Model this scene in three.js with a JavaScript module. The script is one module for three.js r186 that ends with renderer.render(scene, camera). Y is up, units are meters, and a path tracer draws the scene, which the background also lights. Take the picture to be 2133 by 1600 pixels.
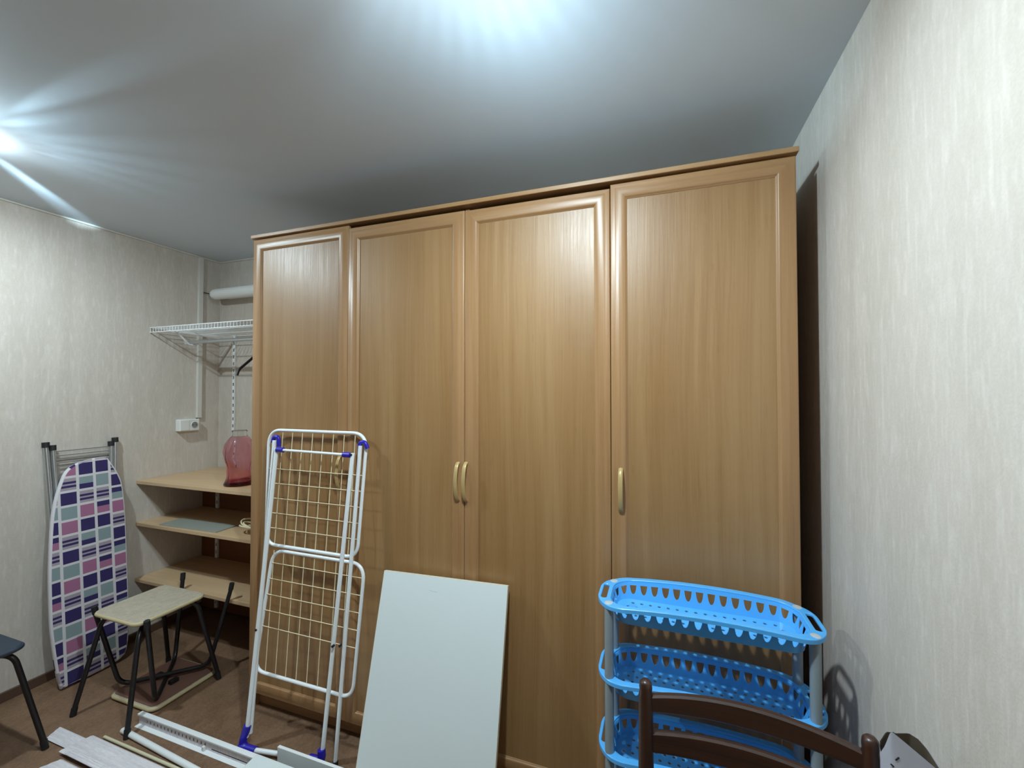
import * as THREE from 'three';
import { RoundedBoxGeometry } from 'three/addons/geometries/RoundedBoxGeometry.js';
import { TessellateModifier } from 'three/addons/modifiers/TessellateModifier.js';
import { RectAreaLightUniformsLib } from 'three/addons/lights/RectAreaLightUniformsLib.js';
import { mergeGeometries, mergeVertices, toCreasedNormals } from 'three/addons/utils/BufferGeometryUtils.js';

// ------------------------------------------------------------------ camera, light, exposure
const V3 = THREE.Vector3;
const v = (x, y, z) => new V3(x, y, z);
const scene = new THREE.Scene();
scene.background = new THREE.Color(0x000000);
const camera = new THREE.PerspectiveCamera(84.09, 2133 / 1600, 0.02, 30);
camera.rotation.order = 'YXZ';
camera.position.set(0, 1.537, 0);
camera.rotation.set(THREE.MathUtils.degToRad(1.066), THREE.MathUtils.degToRad(19.327), 0);
scene.add(camera);

const renderer = new THREE.WebGLRenderer({ antialias: true });
renderer.toneMapping = THREE.LinearToneMapping;
renderer.toneMappingExposure = 1.17;
renderer.shadowMap.enabled = true;
RectAreaLightUniformsLib.init();

const LAMP_COLOR = new THREE.Color().setRGB(0.76, 0.93, 1.0);
const DOWN_POWER = 8.4;                 // candela straight down from each lamp's lens
const GLOW_POWER = 1.0;                 // candela of the frosted knob under the lens, all round
const BEAM_COLOR = new THREE.Color().setRGB(0.56, 0.84, 1.0);
const LENS = 0.07;                      // side of the lens
const LAMPS = [[-0.370, 2.442, -0.66, 1], [-2.433, 2.484, -0.80, 0.66]];   // x, height of the knob, z, share of the power
const CEIL = 2.501, LEFT = -3.094, RIGHT = 0.492, BACK = -2.259, FRONT = 3.0;

// ------------------------------------------------------------------ helpers
let seed = 12345;
const rnd = () => { seed = (seed * 1664525 + 1013904223) >>> 0; return seed / 4294967296; };
const used = new Map();
function numbered(n) { const k = used.get(n) || 0; used.set(n, k + 1); return k ? `${n}_${String(k).padStart(3, '0')}` : n; }
const org = new Map();
const ZERO = v(0, 0, 0);
function tag(o, label, category, group) {
  o.userData.label = label; o.userData.category = category;
  if (group) o.userData.group = group;
  return o;
}
// a thing: parts are given in world coordinates unless local is true
function thing(name, label, category, base = [0, 0, 0], group = null, local = false) {
  const g = new THREE.Group(); g.name = numbered(name); g.position.set(...base); scene.add(g);
  org.set(g, local ? ZERO : v(...base));
  return tag(g, label, category, group);
}
function part(name, geo, mat, parent, label) {
  const o = org.get(parent) || ZERO;
  if (o !== ZERO) geo.translate(-o.x, -o.y, -o.z);
  const m = new THREE.Mesh(geo, mat); m.name = name; m.castShadow = m.receiveShadow = true;
  parent.add(m); org.set(m, o);
  if (label) m.userData.label = label;
  return m;
}
function sub(name, parent, at = null) { // a part that only holds sub-parts
  const g = new THREE.Group(); g.name = name; parent.add(g);
  org.set(g, org.get(parent));
  return g;
}
function struct(name, geo, mat) {
  const m = new THREE.Mesh(geo, mat); m.name = name; m.castShadow = m.receiveShadow = true;
  m.userData.kind = 'structure'; scene.add(m); org.set(m, ZERO); return m;
}
const merge = (list) => {
  const a = list.map((g) => { const q = g.index ? g.toNonIndexed() : g; for (const k of Object.keys(q.attributes)) if (!['position', 'normal', 'uv'].includes(k)) q.deleteAttribute(k); return q; });
  return mergeGeometries(a);
};
// uv in metres from the dominant axis of the normal; grain: world axis that the texture's v runs along
function metreUV(geo, grain = 'y', du = 0, dv = 0) {
  const g = geo.index ? geo.toNonIndexed() : geo;
  const p = g.attributes.position, n = g.attributes.normal, uv = new Float32Array(p.count * 2);
  for (let i = 0; i < p.count; i += 3) {
    let nx = 0, ny = 0, nz = 0;
    for (let k = 0; k < 3; k++) { nx += Math.abs(n.getX(i + k)); ny += Math.abs(n.getY(i + k)); nz += Math.abs(n.getZ(i + k)); }
    const ax = nx >= ny && nx >= nz ? 'x' : ny >= nz ? 'y' : 'z';
    for (let k = 0; k < 3; k++) {
      const q = { x: p.getX(i + k), y: p.getY(i + k), z: p.getZ(i + k) };
      const rest = ['x', 'y', 'z'].filter((c) => c !== ax);
      let vv = rest.includes(grain) ? grain : rest[1];
      const uu = rest.find((c) => c !== vv);
      uv[(i + k) * 2] = q[uu] + du; uv[(i + k) * 2 + 1] = q[vv] + dv;
    }
  }
  g.setAttribute('uv', new THREE.BufferAttribute(uv, 2));
  return g;
}
// box given by its extents, edges rounded by r
function box(x0, x1, y0, y1, z0, z1, r = 0.002) {
  const w = x1 - x0, h = y1 - y0, d = z1 - z0;
  const g = r > 0 ? new RoundedBoxGeometry(w, h, d, 2, Math.min(r, w / 2.01, h / 2.01, d / 2.01)) : new THREE.BoxGeometry(w, h, d);
  return g.translate((x0 + x1) / 2, (y0 + y1) / 2, (z0 + z1) / 2);
}
// polyline with rounded corners
function rounded(pts, radius, closed = false, n = 6) {
  const out = [], N = pts.length;
  for (let i = 0; i < N; i++) {
    if (!closed && (i === 0 || i === N - 1)) { out.push(pts[i].clone()); continue; }
    const a = pts[(i + N - 1) % N], b = pts[i], c = pts[(i + 1) % N];
    const r = Math.min(Array.isArray(radius) ? radius[i] : radius, a.distanceTo(b) * 0.49, b.distanceTo(c) * 0.49);
    if (r < 1e-5) { out.push(b.clone()); continue; }
    const p = b.clone().lerp(a, r / a.distanceTo(b)), q = b.clone().lerp(c, r / b.distanceTo(c));
    const cv = new THREE.QuadraticBezierCurve3(p, b, q);
    for (let k = 0; k <= n; k++) out.push(cv.getPoint(k / n));
  }
  return out;
}
// sweep an ellipse (rx along the first normal, ry across) along points
function sweep(pts, rx, seg = 10, closed = false, ry = rx, hint = null) {
  const N = pts.length, T = [];
  for (let i = 0; i < N; i++) {
    const a = closed ? pts[(i + N - 1) % N] : pts[Math.max(0, i - 1)], b = closed ? pts[(i + 1) % N] : pts[Math.min(N - 1, i + 1)];
    T.push(b.clone().sub(a).normalize());
  }
  let nrm = (hint || (Math.abs(T[0].y) < 0.8 ? v(0, 1, 0) : v(0, 0, 1))).clone();
  nrm.addScaledVector(T[0], -nrm.dot(T[0])).normalize();
  const pos = [], nor = [], idx = [], uv = [];
  let len = 0;
  const M = closed ? N + 1 : N;
  for (let i = 0; i < M; i++) {
    const k = i % N, t = T[k];
    nrm = nrm.clone().addScaledVector(t, -nrm.dot(t)).normalize();
    const bn = t.clone().cross(nrm);
    if (i) len += pts[k].distanceTo(pts[(i - 1) % N]);
    for (let j = 0; j <= seg; j++) {
      const a = (j / seg) * Math.PI * 2, c = Math.cos(a), s = Math.sin(a);
      const p = pts[k].clone().addScaledVector(nrm, c * rx).addScaledVector(bn, s * ry);
      const nn = nrm.clone().multiplyScalar(c / rx).addScaledVector(bn, s / ry).normalize();
      pos.push(p.x, p.y, p.z); nor.push(nn.x, nn.y, nn.z); uv.push((j / seg) * 2 * Math.PI * rx, len);
    }
  }
  for (let i = 0; i < M - 1; i++) for (let j = 0; j < seg; j++) {
    const a = i * (seg + 1) + j, b = a + seg + 1;
    idx.push(a, a + 1, b, b, a + 1, b + 1);
  }
  if (!closed) for (const [k, sgn] of [[0, -1], [N - 1, 1]]) {
    const c0 = pos.length / 3, t = T[k];
    pos.push(pts[k].x, pts[k].y, pts[k].z); nor.push(t.x * sgn, t.y * sgn, t.z * sgn); uv.push(0, 0);
    for (let j = 0; j <= seg; j++) {
      const q = (k * (seg + 1) + j) * 3;
      pos.push(pos[q], pos[q + 1], pos[q + 2]); nor.push(t.x * sgn, t.y * sgn, t.z * sgn); uv.push(0, 0);
    }
    for (let j = 0; j < seg; j++) sgn > 0 ? idx.push(c0, c0 + 1 + j, c0 + 2 + j) : idx.push(c0, c0 + 2 + j, c0 + 1 + j);
  }
  const g = new THREE.BufferGeometry();
  g.setAttribute('position', new THREE.Float32BufferAttribute(pos, 3));
  g.setAttribute('normal', new THREE.Float32BufferAttribute(nor, 3));
  g.setAttribute('uv', new THREE.Float32BufferAttribute(uv, 2));
  g.setIndex(idx);
  return g;
}
const rod = (a, b, r, seg = 10) => sweep([a, b], r, seg);
const cyl = (r0, r1, h, seg, at) => new THREE.CylinderGeometry(r0, r1, h, seg).translate(at.x, at.y, at.z);
// grid surface f(u, w) -> Vector3
function grid(nu, nw, f, flip = false) {
  const pos = [], uv = [], idx = [];
  for (let j = 0; j <= nw; j++) for (let i = 0; i <= nu; i++) { const p = f(i / nu, j / nw); pos.push(p.x, p.y, p.z); uv.push(i / nu, j / nw); }
  for (let j = 0; j < nw; j++) for (let i = 0; i < nu; i++) {
    const a = j * (nu + 1) + i, b = a + nu + 1;
    flip ? idx.push(a, b, a + 1, b, b + 1, a + 1) : idx.push(a, a + 1, b, b, a + 1, b + 1);
  }
  const g = new THREE.BufferGeometry();
  g.setAttribute('position', new THREE.Float32BufferAttribute(pos, 3)); g.setAttribute('uv', new THREE.Float32BufferAttribute(uv, 2));
  g.setIndex(idx); g.computeVertexNormals(); return g;
}
function roundRect(hw, hh, r, cx = 0, cy = 0, P = THREE.Shape) {
  const s = new P();
  s.moveTo(cx - hw + r, cy - hh); s.lineTo(cx + hw - r, cy - hh); s.absarc(cx + hw - r, cy - hh + r, r, -Math.PI / 2, 0);
  s.lineTo(cx + hw, cy + hh - r); s.absarc(cx + hw - r, cy + hh - r, r, 0, Math.PI / 2);
  s.lineTo(cx - hw + r, cy + hh); s.absarc(cx - hw + r, cy + hh - r, r, Math.PI / 2, Math.PI);
  s.lineTo(cx - hw, cy - hh + r); s.absarc(cx - hw + r, cy - hh + r, r, Math.PI, Math.PI * 1.5);
  return s;
}
const extrude = (shape, depth, bevel = 0, seg = 8, bseg = 2) => new THREE.ExtrudeGeometry(shape, { depth, curveSegments: seg, bevelEnabled: bevel > 0, bevelSize: bevel, bevelThickness: bevel, bevelOffset: -bevel, bevelSegments: bseg });

// ------------------------------------------------------------------ textures
const hash = (x, y, s) => { let h = Math.imul(x, 374761393) ^ Math.imul(y, 668265263) ^ Math.imul(s, 2147483647 ^ 0x5bd1e995); h = Math.imul(h ^ (h >>> 13), 1274126177); h ^= h >>> 16; return (h >>> 0) / 4294967296; };
function pn(x, y, px, py, s) { // periodic value noise
  const x0 = Math.floor(x), y0 = Math.floor(y), fx = x - x0, fy = y - y0, sx = fx * fx * (3 - 2 * fx), sy = fy * fy * (3 - 2 * fy);
  const m = (a, n) => ((a % n) + n) % n;
  const a = hash(m(x0, px), m(y0, py), s), b = hash(m(x0 + 1, px), m(y0, py), s), c = hash(m(x0, px), m(y0 + 1, py), s), d = hash(m(x0 + 1, px), m(y0 + 1, py), s);
  return (a + (b - a) * sx) * (1 - sy) + (c + (d - c) * sx) * sy;
}
function texture(w, h, f, srgb, rx, ry) {
  const d = new Uint8Array(w * h * 4);
  for (let y = 0; y < h; y++) for (let x = 0; x < w; x++) {
    const c = f(x / w, y / h), i = (y * w + x) * 4;
    for (let k = 0; k < 3; k++) d[i + k] = Math.max(0, Math.min(255, Array.isArray(c) ? c[k] : c));
    d[i + 3] = 255;
  }
  const t = new THREE.DataTexture(d, w, h, THREE.RGBAFormat);
  t.magFilter = THREE.LinearFilter; t.minFilter = THREE.LinearMipmapLinearFilter; t.generateMipmaps = true;
  t.wrapS = t.wrapT = THREE.RepeatWrapping; t.repeat.set(1 / rx, 1 / ry);
  if (srgb) t.colorSpace = THREE.SRGBColorSpace;
  t.needsUpdate = true; return t;
}
const woodF = (x, y) => {
  const warp = pn(x * 3, y * 2, 3, 2, 3) * 0.05 + pn(x * 8, y * 5, 8, 5, 4) * 0.012;
  const u = x + warp;
  const broad = pn(u * 9, y * 2, 9, 2, 11), mid = pn(u * 34, y * 3, 34, 3, 12), fine = pn(u * 150, y * 8, 150, 8, 13), fleck = pn(x * 300, y * 26, 300, 26, 14);
  return (broad - 0.5) * 0.5 + (mid - 0.5) * 0.45 + (fine - 0.5) * 0.3 - (fleck > 0.86 ? 0.22 : 0);
};
const wood = texture(768, 1024, (x, y) => { const t = woodF(x, y); return [155 + t * 22, 116 + t * 25, 72 + t * 26]; }, true, 0.75, 1.8);
const woodRough = texture(256, 512, (x, y) => { const t = pn(x * 60, y * 6, 60, 6, 31) * 0.6 + pn(x * 128, y * 60, 128, 60, 32) * 0.4; return 92 + t * 40; }, false, 0.4, 0.8);
const woodBump = texture(512, 1024, (x, y) => 128 + 90 * ((pn(x * 130, y * 9, 130, 9, 41) - 0.5) + (pn(x * 18, y * 14, 18, 14, 42) - 0.5) * 0.6), false, 0.5, 1.0);
const stileTex = texture(256, 1024, (x, y) => { const t = (pn(x * 14, y * 3, 14, 3, 21) - 0.5) * 0.6 + (pn(x * 70, y * 9, 70, 9, 22) - 0.5) * 0.4; return [165 + t * 17, 124 + t * 19, 83 + t * 21]; }, true, 0.2, 1.4);
const shelfTex = texture(256, 512, (x, y) => { const t = (pn(x * 14, y * 3, 14, 3, 25) - 0.5) * 0.6 + (pn(x * 70, y * 9, 70, 9, 26) - 0.5) * 0.4; return [202 + t * 16, 170 + t * 18, 132 + t * 18]; }, true, 0.3, 1.0);
const paperF = (x, y) => {
  const wx = x + pn(x * 20, y * 4, 20, 4, 59) * 0.006;
  const s1 = pn(wx * 80, y * 15, 80, 15, 51), s2 = pn(wx * 170, y * 40, 170, 40, 52), s3 = pn(wx * 22, y * 3, 22, 3, 53), f = pn(x * 340, y * 340, 340, 340, 54);
  const ridge = Math.max(0, s1 - 0.62) * 2.0 + Math.max(0, s2 - 0.68) * 1.2;
  return { c: (s3 - 0.5) * 0.5 + (s2 - 0.5) * 0.35 + ridge * 0.66 + (f - 0.5) * 0.4, b: ridge * 0.7 + (f - 0.5) * 0.22 + (pn(x * 170, y * 180, 170, 180, 55) - 0.5) * 0.15 };
};
const paper = texture(1024, 1024, (x, y) => { const t = paperF(x, y).c; return [205 + t * 15, 195 + t * 15, 184 + t * 17]; }, true, 1.06, 1.06);
const paperBump = texture(1024, 1024, (x, y) => 110 + 95 * paperF(x, y).b, false, 1.06, 1.06);
const lino = texture(1024, 1024, (x, y) => {
  const a = pn(x * 5, y * 5, 5, 5, 61) - 0.5, b = pn(x * 24, y * 24, 24, 24, 62) - 0.5, c = pn(x * 220, y * 220, 220, 220, 63) - 0.5, d = pn(x * 90, y * 12, 90, 12, 64) - 0.5;
  const t = a * 0.7 + b * 0.5 + c * 0.7 + d * 0.3; return [126 + t * 25, 97 + t * 22, 74 + t * 20];
}, true, 1.3, 1.3);
const darkWood = texture(256, 1024, (x, y) => { const t = (pn(x * 10, y * 3, 10, 3, 71) - 0.5) + (pn(x * 60, y * 8, 60, 8, 72) - 0.5) * 0.6; return [54 + t * 24, 28 + t * 15, 15 + t * 9]; }, true, 0.16, 0.9);
const slatTex = texture(256, 512, (x, y) => { const t = (pn(x * 40, y * 3, 40, 3, 81) - 0.5) * 0.8 + (pn(x * 120, y * 40, 120, 40, 82) - 0.5) * 0.7; return [226 + t * 24, 220 + t * 24, 224 + t * 22]; }, true, 0.25, 0.6);
const speck = texture(256, 256, (x, y) => { const t = (pn(x * 120, y * 120, 120, 120, 91) - 0.5) + (pn(x * 14, y * 14, 14, 14, 92) - 0.5) * 0.6; return [182 + t * 24, 170 + t * 24, 151 + t * 24]; }, true, 0.25, 0.25);

const std = (o) => new THREE.MeshStandardMaterial(o);
const phys = (o) => new THREE.MeshPhysicalMaterial(o);
const M = {
  panel: phys({ map: wood, roughness: 0.9, roughnessMap: woodRough, bumpMap: woodBump, bumpScale: 0.0006, clearcoat: 0.55, clearcoatRoughness: 0.42 }),
  stile: phys({ map: stileTex, roughness: 0.36, clearcoat: 0.3, clearcoatRoughness: 0.4 }),
  carcass: std({ map: stileTex, roughness: 0.5 }),
  shelf: std({ map: shelfTex, color: 0xffffff, roughness: 0.45 }),
  backWood: std({ map: wood, color: 0xc8a684, roughness: 0.6 }),
  wall: std({ map: paper, bumpMap: paperBump, bumpScale: 0.0025, roughness: 0.85 }),
  ceiling: std({ color: 0xd6dfe8, roughness: 0.7 }),
  floor: std({ map: lino, roughness: 0.55 }),
  base: std({ color: 0x5a4234, roughness: 0.55 }),
  white: std({ color: 0xf0f2f2, roughness: 0.38 }),
  rackWhite: std({ color: 0xf2f5f7, roughness: 0.32 }),
  ivory: std({ color: 0xf0e2bd, roughness: 0.4 }),
  plastic: std({ color: 0xe9eae6, roughness: 0.45 }),
  trim: std({ color: 0xd8d4ca, roughness: 0.6 }),
  navy: std({ color: 0x2b22a8, roughness: 0.35 }),
  steel: std({ color: 0xc7cbce, roughness: 0.28, metalness: 0.9 }),
  rivet: std({ color: 0x303640, roughness: 0.4, metalness: 0.6 }),
  black: std({ color: 0x1d1a1c, roughness: 0.38 }),
  blackCap: std({ color: 0x1b1b1d, roughness: 0.6 }),
  melamine: std({ color: 0xdfe6e6, roughness: 0.5 }),
  edge: std({ color: 0xe6ddc6, roughness: 0.6 }),
  gold: std({ color: 0xbfa36e, roughness: 0.35, metalness: 0.2 }),
  blue: phys({ color: 0x58b2f4, roughness: 0.3, clearcoat: 0.3, clearcoatRoughness: 0.25 }),
  tubeGrey: std({ color: 0x8c979c, roughness: 0.3 }),
  plug: std({ color: 0xb9bcbf, roughness: 0.5 }),
  chair: phys({ map: darkWood, roughness: 0.42, clearcoat: 0.35, clearcoatRoughness: 0.3 }),
  seat: std({ map: speck, roughness: 0.5 }),
  under: std({ color: 0x7d5a4c, roughness: 0.6 }),
  cream: std({ color: 0xc6b68e, roughness: 0.5 }),
  blueSeat: std({ color: 0x2c3846, roughness: 0.5 }),
  slat: std({ map: slatTex, roughness: 0.6 }),
  creamRod: std({ color: 0xd9d0b0, roughness: 0.5 }),
  glassSheet: phys({ color: 0xa3a79c, roughness: 0.3, transmission: 0.1, thickness: 0.004 }),
  pinkGlass: phys({ color: 0xffffff, roughness: 0.03, transmission: 1, thickness: 0.006, ior: 1.48, attenuationColor: new THREE.Color().setRGB(0.80, 0.34, 0.42), attenuationDistance: 0.0125 }),
  clearGlass: phys({ color: 0xffffff, roughness: 0.03, transmission: 1, thickness: 0.004, ior: 1.48, attenuationColor: new THREE.Color().setRGB(0.8, 0.9, 0.85), attenuationDistance: 0.02 }),
  paperBag: std({ color: 0xc3c4d0, roughness: 0.75, side: THREE.DoubleSide }),
  bagInside: std({ color: 0x5e5242, roughness: 0.85, side: THREE.DoubleSide }),
  ink: std({ color: 0x24222e, roughness: 0.7 }),
  lens: std({ color: 0xffffff, emissive: LAMP_COLOR, emissiveIntensity: 4 }),
  bulb: std({ color: 0xffffff, emissive: LAMP_COLOR, emissiveIntensity: 6 }),
  chrome: std({ color: 0xd4d8dc, roughness: 0.12, metalness: 1 }),
};
M.panel.roughness = 1.0;

// ------------------------------------------------------------------ room shell
{
  const T = 0.12;
  const wallBox = (x0, x1, y0, y1, z0, z1) => metreUV(box(x0, x1, y0, y1, z0, z1, 0), 'y');
  struct('floor', metreUV(box(LEFT - T, RIGHT + T, -T, 0, BACK - T, FRONT + T, 0), 'z'), M.floor);
  struct('ceiling', box(LEFT - T, RIGHT + T, CEIL, CEIL + T, BACK - T, FRONT + T, 0), M.ceiling);
  struct('wall_left', wallBox(LEFT - T, LEFT, 0, CEIL, BACK - T, FRONT + T), M.wall);
  struct('wall_right', wallBox(RIGHT, RIGHT + T, 0, CEIL, BACK - T, FRONT + T), M.wall);
  struct('wall_back', wallBox(LEFT, RIGHT, 0, CEIL, BACK - T, BACK), M.wall);
  struct('wall_front', wallBox(LEFT, RIGHT, 0, CEIL, FRONT, FRONT + T), M.wall);
  struct('baseboard_left', box(LEFT, LEFT + 0.012, 0, 0.048, BACK, FRONT, 0.003), M.base);
  struct('baseboard_right', box(RIGHT - 0.012, RIGHT, 0, 0.048, BACK, FRONT, 0.003), M.base);
  struct('trim_1', box(LEFT, LEFT + 0.010, CEIL - 0.010, CEIL, BACK, FRONT, 0.003), M.trim);
  struct('trim_2', box(LEFT, RIGHT, CEIL - 0.010, CEIL, BACK, BACK + 0.010, 0.003), M.trim);
}

// ------------------------------------------------------------------ ceiling lamps (just above the frame)
LAMPS.forEach(([x, y, z, share], i) => {
  const lamp = thing('ceiling_lamp', ['small ceiling lamp with chrome cup above the middle of the wardrobe', 'small ceiling lamp with chrome cup near the left wall, throwing streaks on the ceiling'][i], 'ceiling lamp', [x, CEIL, z], null, true);
  const ring = [[0.040, 0], [0.062, 0], [0.060, -0.005], [0.050, -0.009], [0.041, -0.009], [0.040, 0]].map((p) => new THREE.Vector2(...p));
  part('ring', new THREE.LatheGeometry(ring, 32), M.chrome, lamp);
  part('lens', cyl(0.0405, 0.0405, 0.004, 32, v(0, -0.002, 0)), M.lens, lamp);
  part('stem', rod(v(0, -0.004, 0), v(0, y - CEIL + 0.004, 0), 0.003), M.chrome, lamp);
  part('bulb', new THREE.SphereGeometry(0.011, 20, 14).translate(0, y - CEIL, 0), M.bulb, lamp);
  const D = new THREE.RectAreaLight(LAMP_COLOR, share * DOWN_POWER / (LENS * LENS), LENS, LENS);
  D.position.set(x, CEIL - 0.006, z); D.lookAt(x, 0, z); D.name = 'lens_light'; scene.add(D);
  const L = new THREE.PointLight(LAMP_COLOR, share * GLOW_POWER, 0, 2);
  L.position.set(x, y, z); L.castShadow = true; L.shadow.radius = 0.5; L.name = 'bulb_light'; scene.add(L);
});
// spotlights along the ceiling, two added fill fans and the left lamp's facet streaks: lamp, heading (0 = towards the back wall, + = right), rise, half angle, power
for (const [k, head, rise, half, power] of [
  ...Array.from({ length: 13 }, (_, i) => i * 8.5 - 56).map((a) => [0, a, 0.9, 12.5, 0.8 + 2.9 * Math.exp(-(((a - 6) / 34) ** 2))]),  // added fan, widens the ceiling glow towards the wardrobe
  ...Array.from({ length: 11 }, (_, i) => -5 + i * 15).map((a) => [1, a, 1.2, 17, 0.62 * Math.exp(-(((a - 75) / 75) ** 2))]),  // added soft fan, only brightens the ceiling on the left
  [1, -46, 9.0, 6.5, 1.5], [1, -45, 5.4, 5.0, 4.8], [1, -43.5, 4.8, 3.0, 3.6], [1, -41.5, -0.8, 3.2, 0.35],  // streaks from the left lamp's cut glass
  [1, 90, 5.0, 4.5, 2.0], [1, 82, 9.0, 6.0, 0.6], [1, 25, 12, 5, 0.12],
]) {
  const [x, , z] = LAMPS[k], h = THREE.MathUtils.degToRad(head), S = new THREE.SpotLight(BEAM_COLOR, power, 0, THREE.MathUtils.degToRad(half), 1, 2);
  S.position.set(x, 2.448, z); S.target.position.set(x + Math.sin(h), 2.448 + Math.tan(THREE.MathUtils.degToRad(rise)), z - Math.cos(h));
  S.castShadow = true; S.shadow.radius = 0.5; S.name = 'ceiling_beam';
  scene.add(S, S.target);
}

// ------------------------------------------------------------------ wardrobe
{
  const X0 = -1.909, X1 = 0.408, W = (X1 - X0) / 4, ZF = -1.560, ZB = -2.25, DOOR_B = 0.079;
  const w = thing('wardrobe', 'tall beech-coloured wardrobe with four framed doors against the back wall', 'wardrobe', [X0, 0, ZB]);
  const zc = -1.584; // front of the carcass
  part('side_panel', metreUV(box(X0, X0 + 0.018, 0, 2.294, ZB, zc, 0.001)), M.carcass, w);
  part('side_panel', metreUV(box(X1 - 0.018, X1, 0, 2.294, ZB, zc, 0.001)), M.carcass, w);
  part('partition', metreUV(box(X0 + 2 * W - 0.009, X0 + 2 * W + 0.009, 0.08, 2.29, ZB, zc - 0.002, 0)), M.carcass, w);
  part('back_panel', metreUV(box(X0 + 0.018, X1 - 0.018, 0.06, 2.294, ZB, ZB + 0.004, 0)), M.carcass, w);
  part('top_panel', metreUV(box(X0 - 0.006, X1 + 0.006, 2.2945, 2.312, ZB, -1.548, 0.003), 'x'), M.stile, w);
  part('base_panel', metreUV(box(X0 + 0.018, X1 - 0.018, 0.062, 0.079, ZB, zc - 0.002, 0), 'x'), M.carcass, w);
  part('plinth', metreUV(box(X0 + 0.018, X1 - 0.018, 0, 0.062, -1.622, -1.606, 0), 'x'), M.carcass, w);
  // frame profile: distance from the door's outer edge, height in front of the panel's plane
  const prof = [[0, -0.010], [0, 0.004], [0.0015, 0.0062], [0.004, 0.0072], [0.014, 0.0078], [0.018, 0.0090]];
  for (let k = 1; k <= 10; k++) { const a = (k / 10) * Math.PI; prof.push([0.036 - 0.018 * Math.cos(a), 0.0082 + 0.0052 * Math.sin(a) - 0.0040 * (k / 10)]); }
  prof.push([0.0560, 0.0030], [0.0578, 0.0012], [0.0582, -0.004]);
  const frameGeo = (x0, x1, y0, y1, zp, du) => {
    const pos = [], uv = [];
    for (let i = 0; i + 1 < prof.length; i++) {
      const [d0, h0] = prof[i], [d1, h1] = prof[i + 1];
      const c = (d, h) => [[x0 + d, y0 + d, zp + h], [x1 - d, y0 + d, zp + h], [x1 - d, y1 - d, zp + h], [x0 + d, y1 - d, zp + h]];
      const A = c(d0, h0), B = c(d1, h1);
      for (let s = 0; s < 4; s++) {
        const n = (s + 1) % 4, q = [A[s], A[n], B[n], A[s], B[n], B[s]];
        for (const p of q) { pos.push(...p); s % 2 ? uv.push(p[0] + du, p[1]) : uv.push(p[1] + du, p[0]); }
      }
    }
    const g = new THREE.BufferGeometry();
    g.setAttribute('position', new THREE.Float32BufferAttribute(pos, 3)); g.setAttribute('uv', new THREE.Float32BufferAttribute(uv, 2));
    g.computeVertexNormals();
    return toCreasedNormals(g, 0.6);
  };
  const tops = [2.290, 2.2755, 2.274, 2.286], hands = [1, 1, -1, -1], hy = [1.176, 1.176, 1.176, 1.190];
  for (let i = 0; i < 4; i++) {
    const x0 = X0 + i * W + 0.0012, x1 = X0 + (i + 1) * W - 0.0012, y0 = DOOR_B, y1 = tops[i], zp = ZF - 0.006 + [0.000, 0.002, 0.000, 0.002][i];
    const d = sub('door', w);
    part('frame', frameGeo(x0, x1, y0, y1, zp, i * 0.31), M.stile, d);
    part('panel', metreUV(box(x0 + 0.03, x1 - 0.03, y0 + 0.03, y1 - 0.03, zp - 0.010, zp, 0), 'y', i * 0.77, i * 0.41), M.panel, d);
    const hx = [-1.363, -0.776, -0.742, -0.137][i], z0 = zp + 0.006, L = 0.0775;
    const pts = [];
    for (let k = 0; k <= 18; k++) { const t = (k / 18) * 2 - 1; pts.push(v(hx, hy[i] + t * L, z0 + 0.030 * Math.pow(1 - t * t, 0.55))); }
    part('handle', sweep(pts, 0.0085, 12, false, 0.0045, v(1, 0, 0)), M.gold, d, 'curved champagne coloured bow handle');
  }
}

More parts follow.
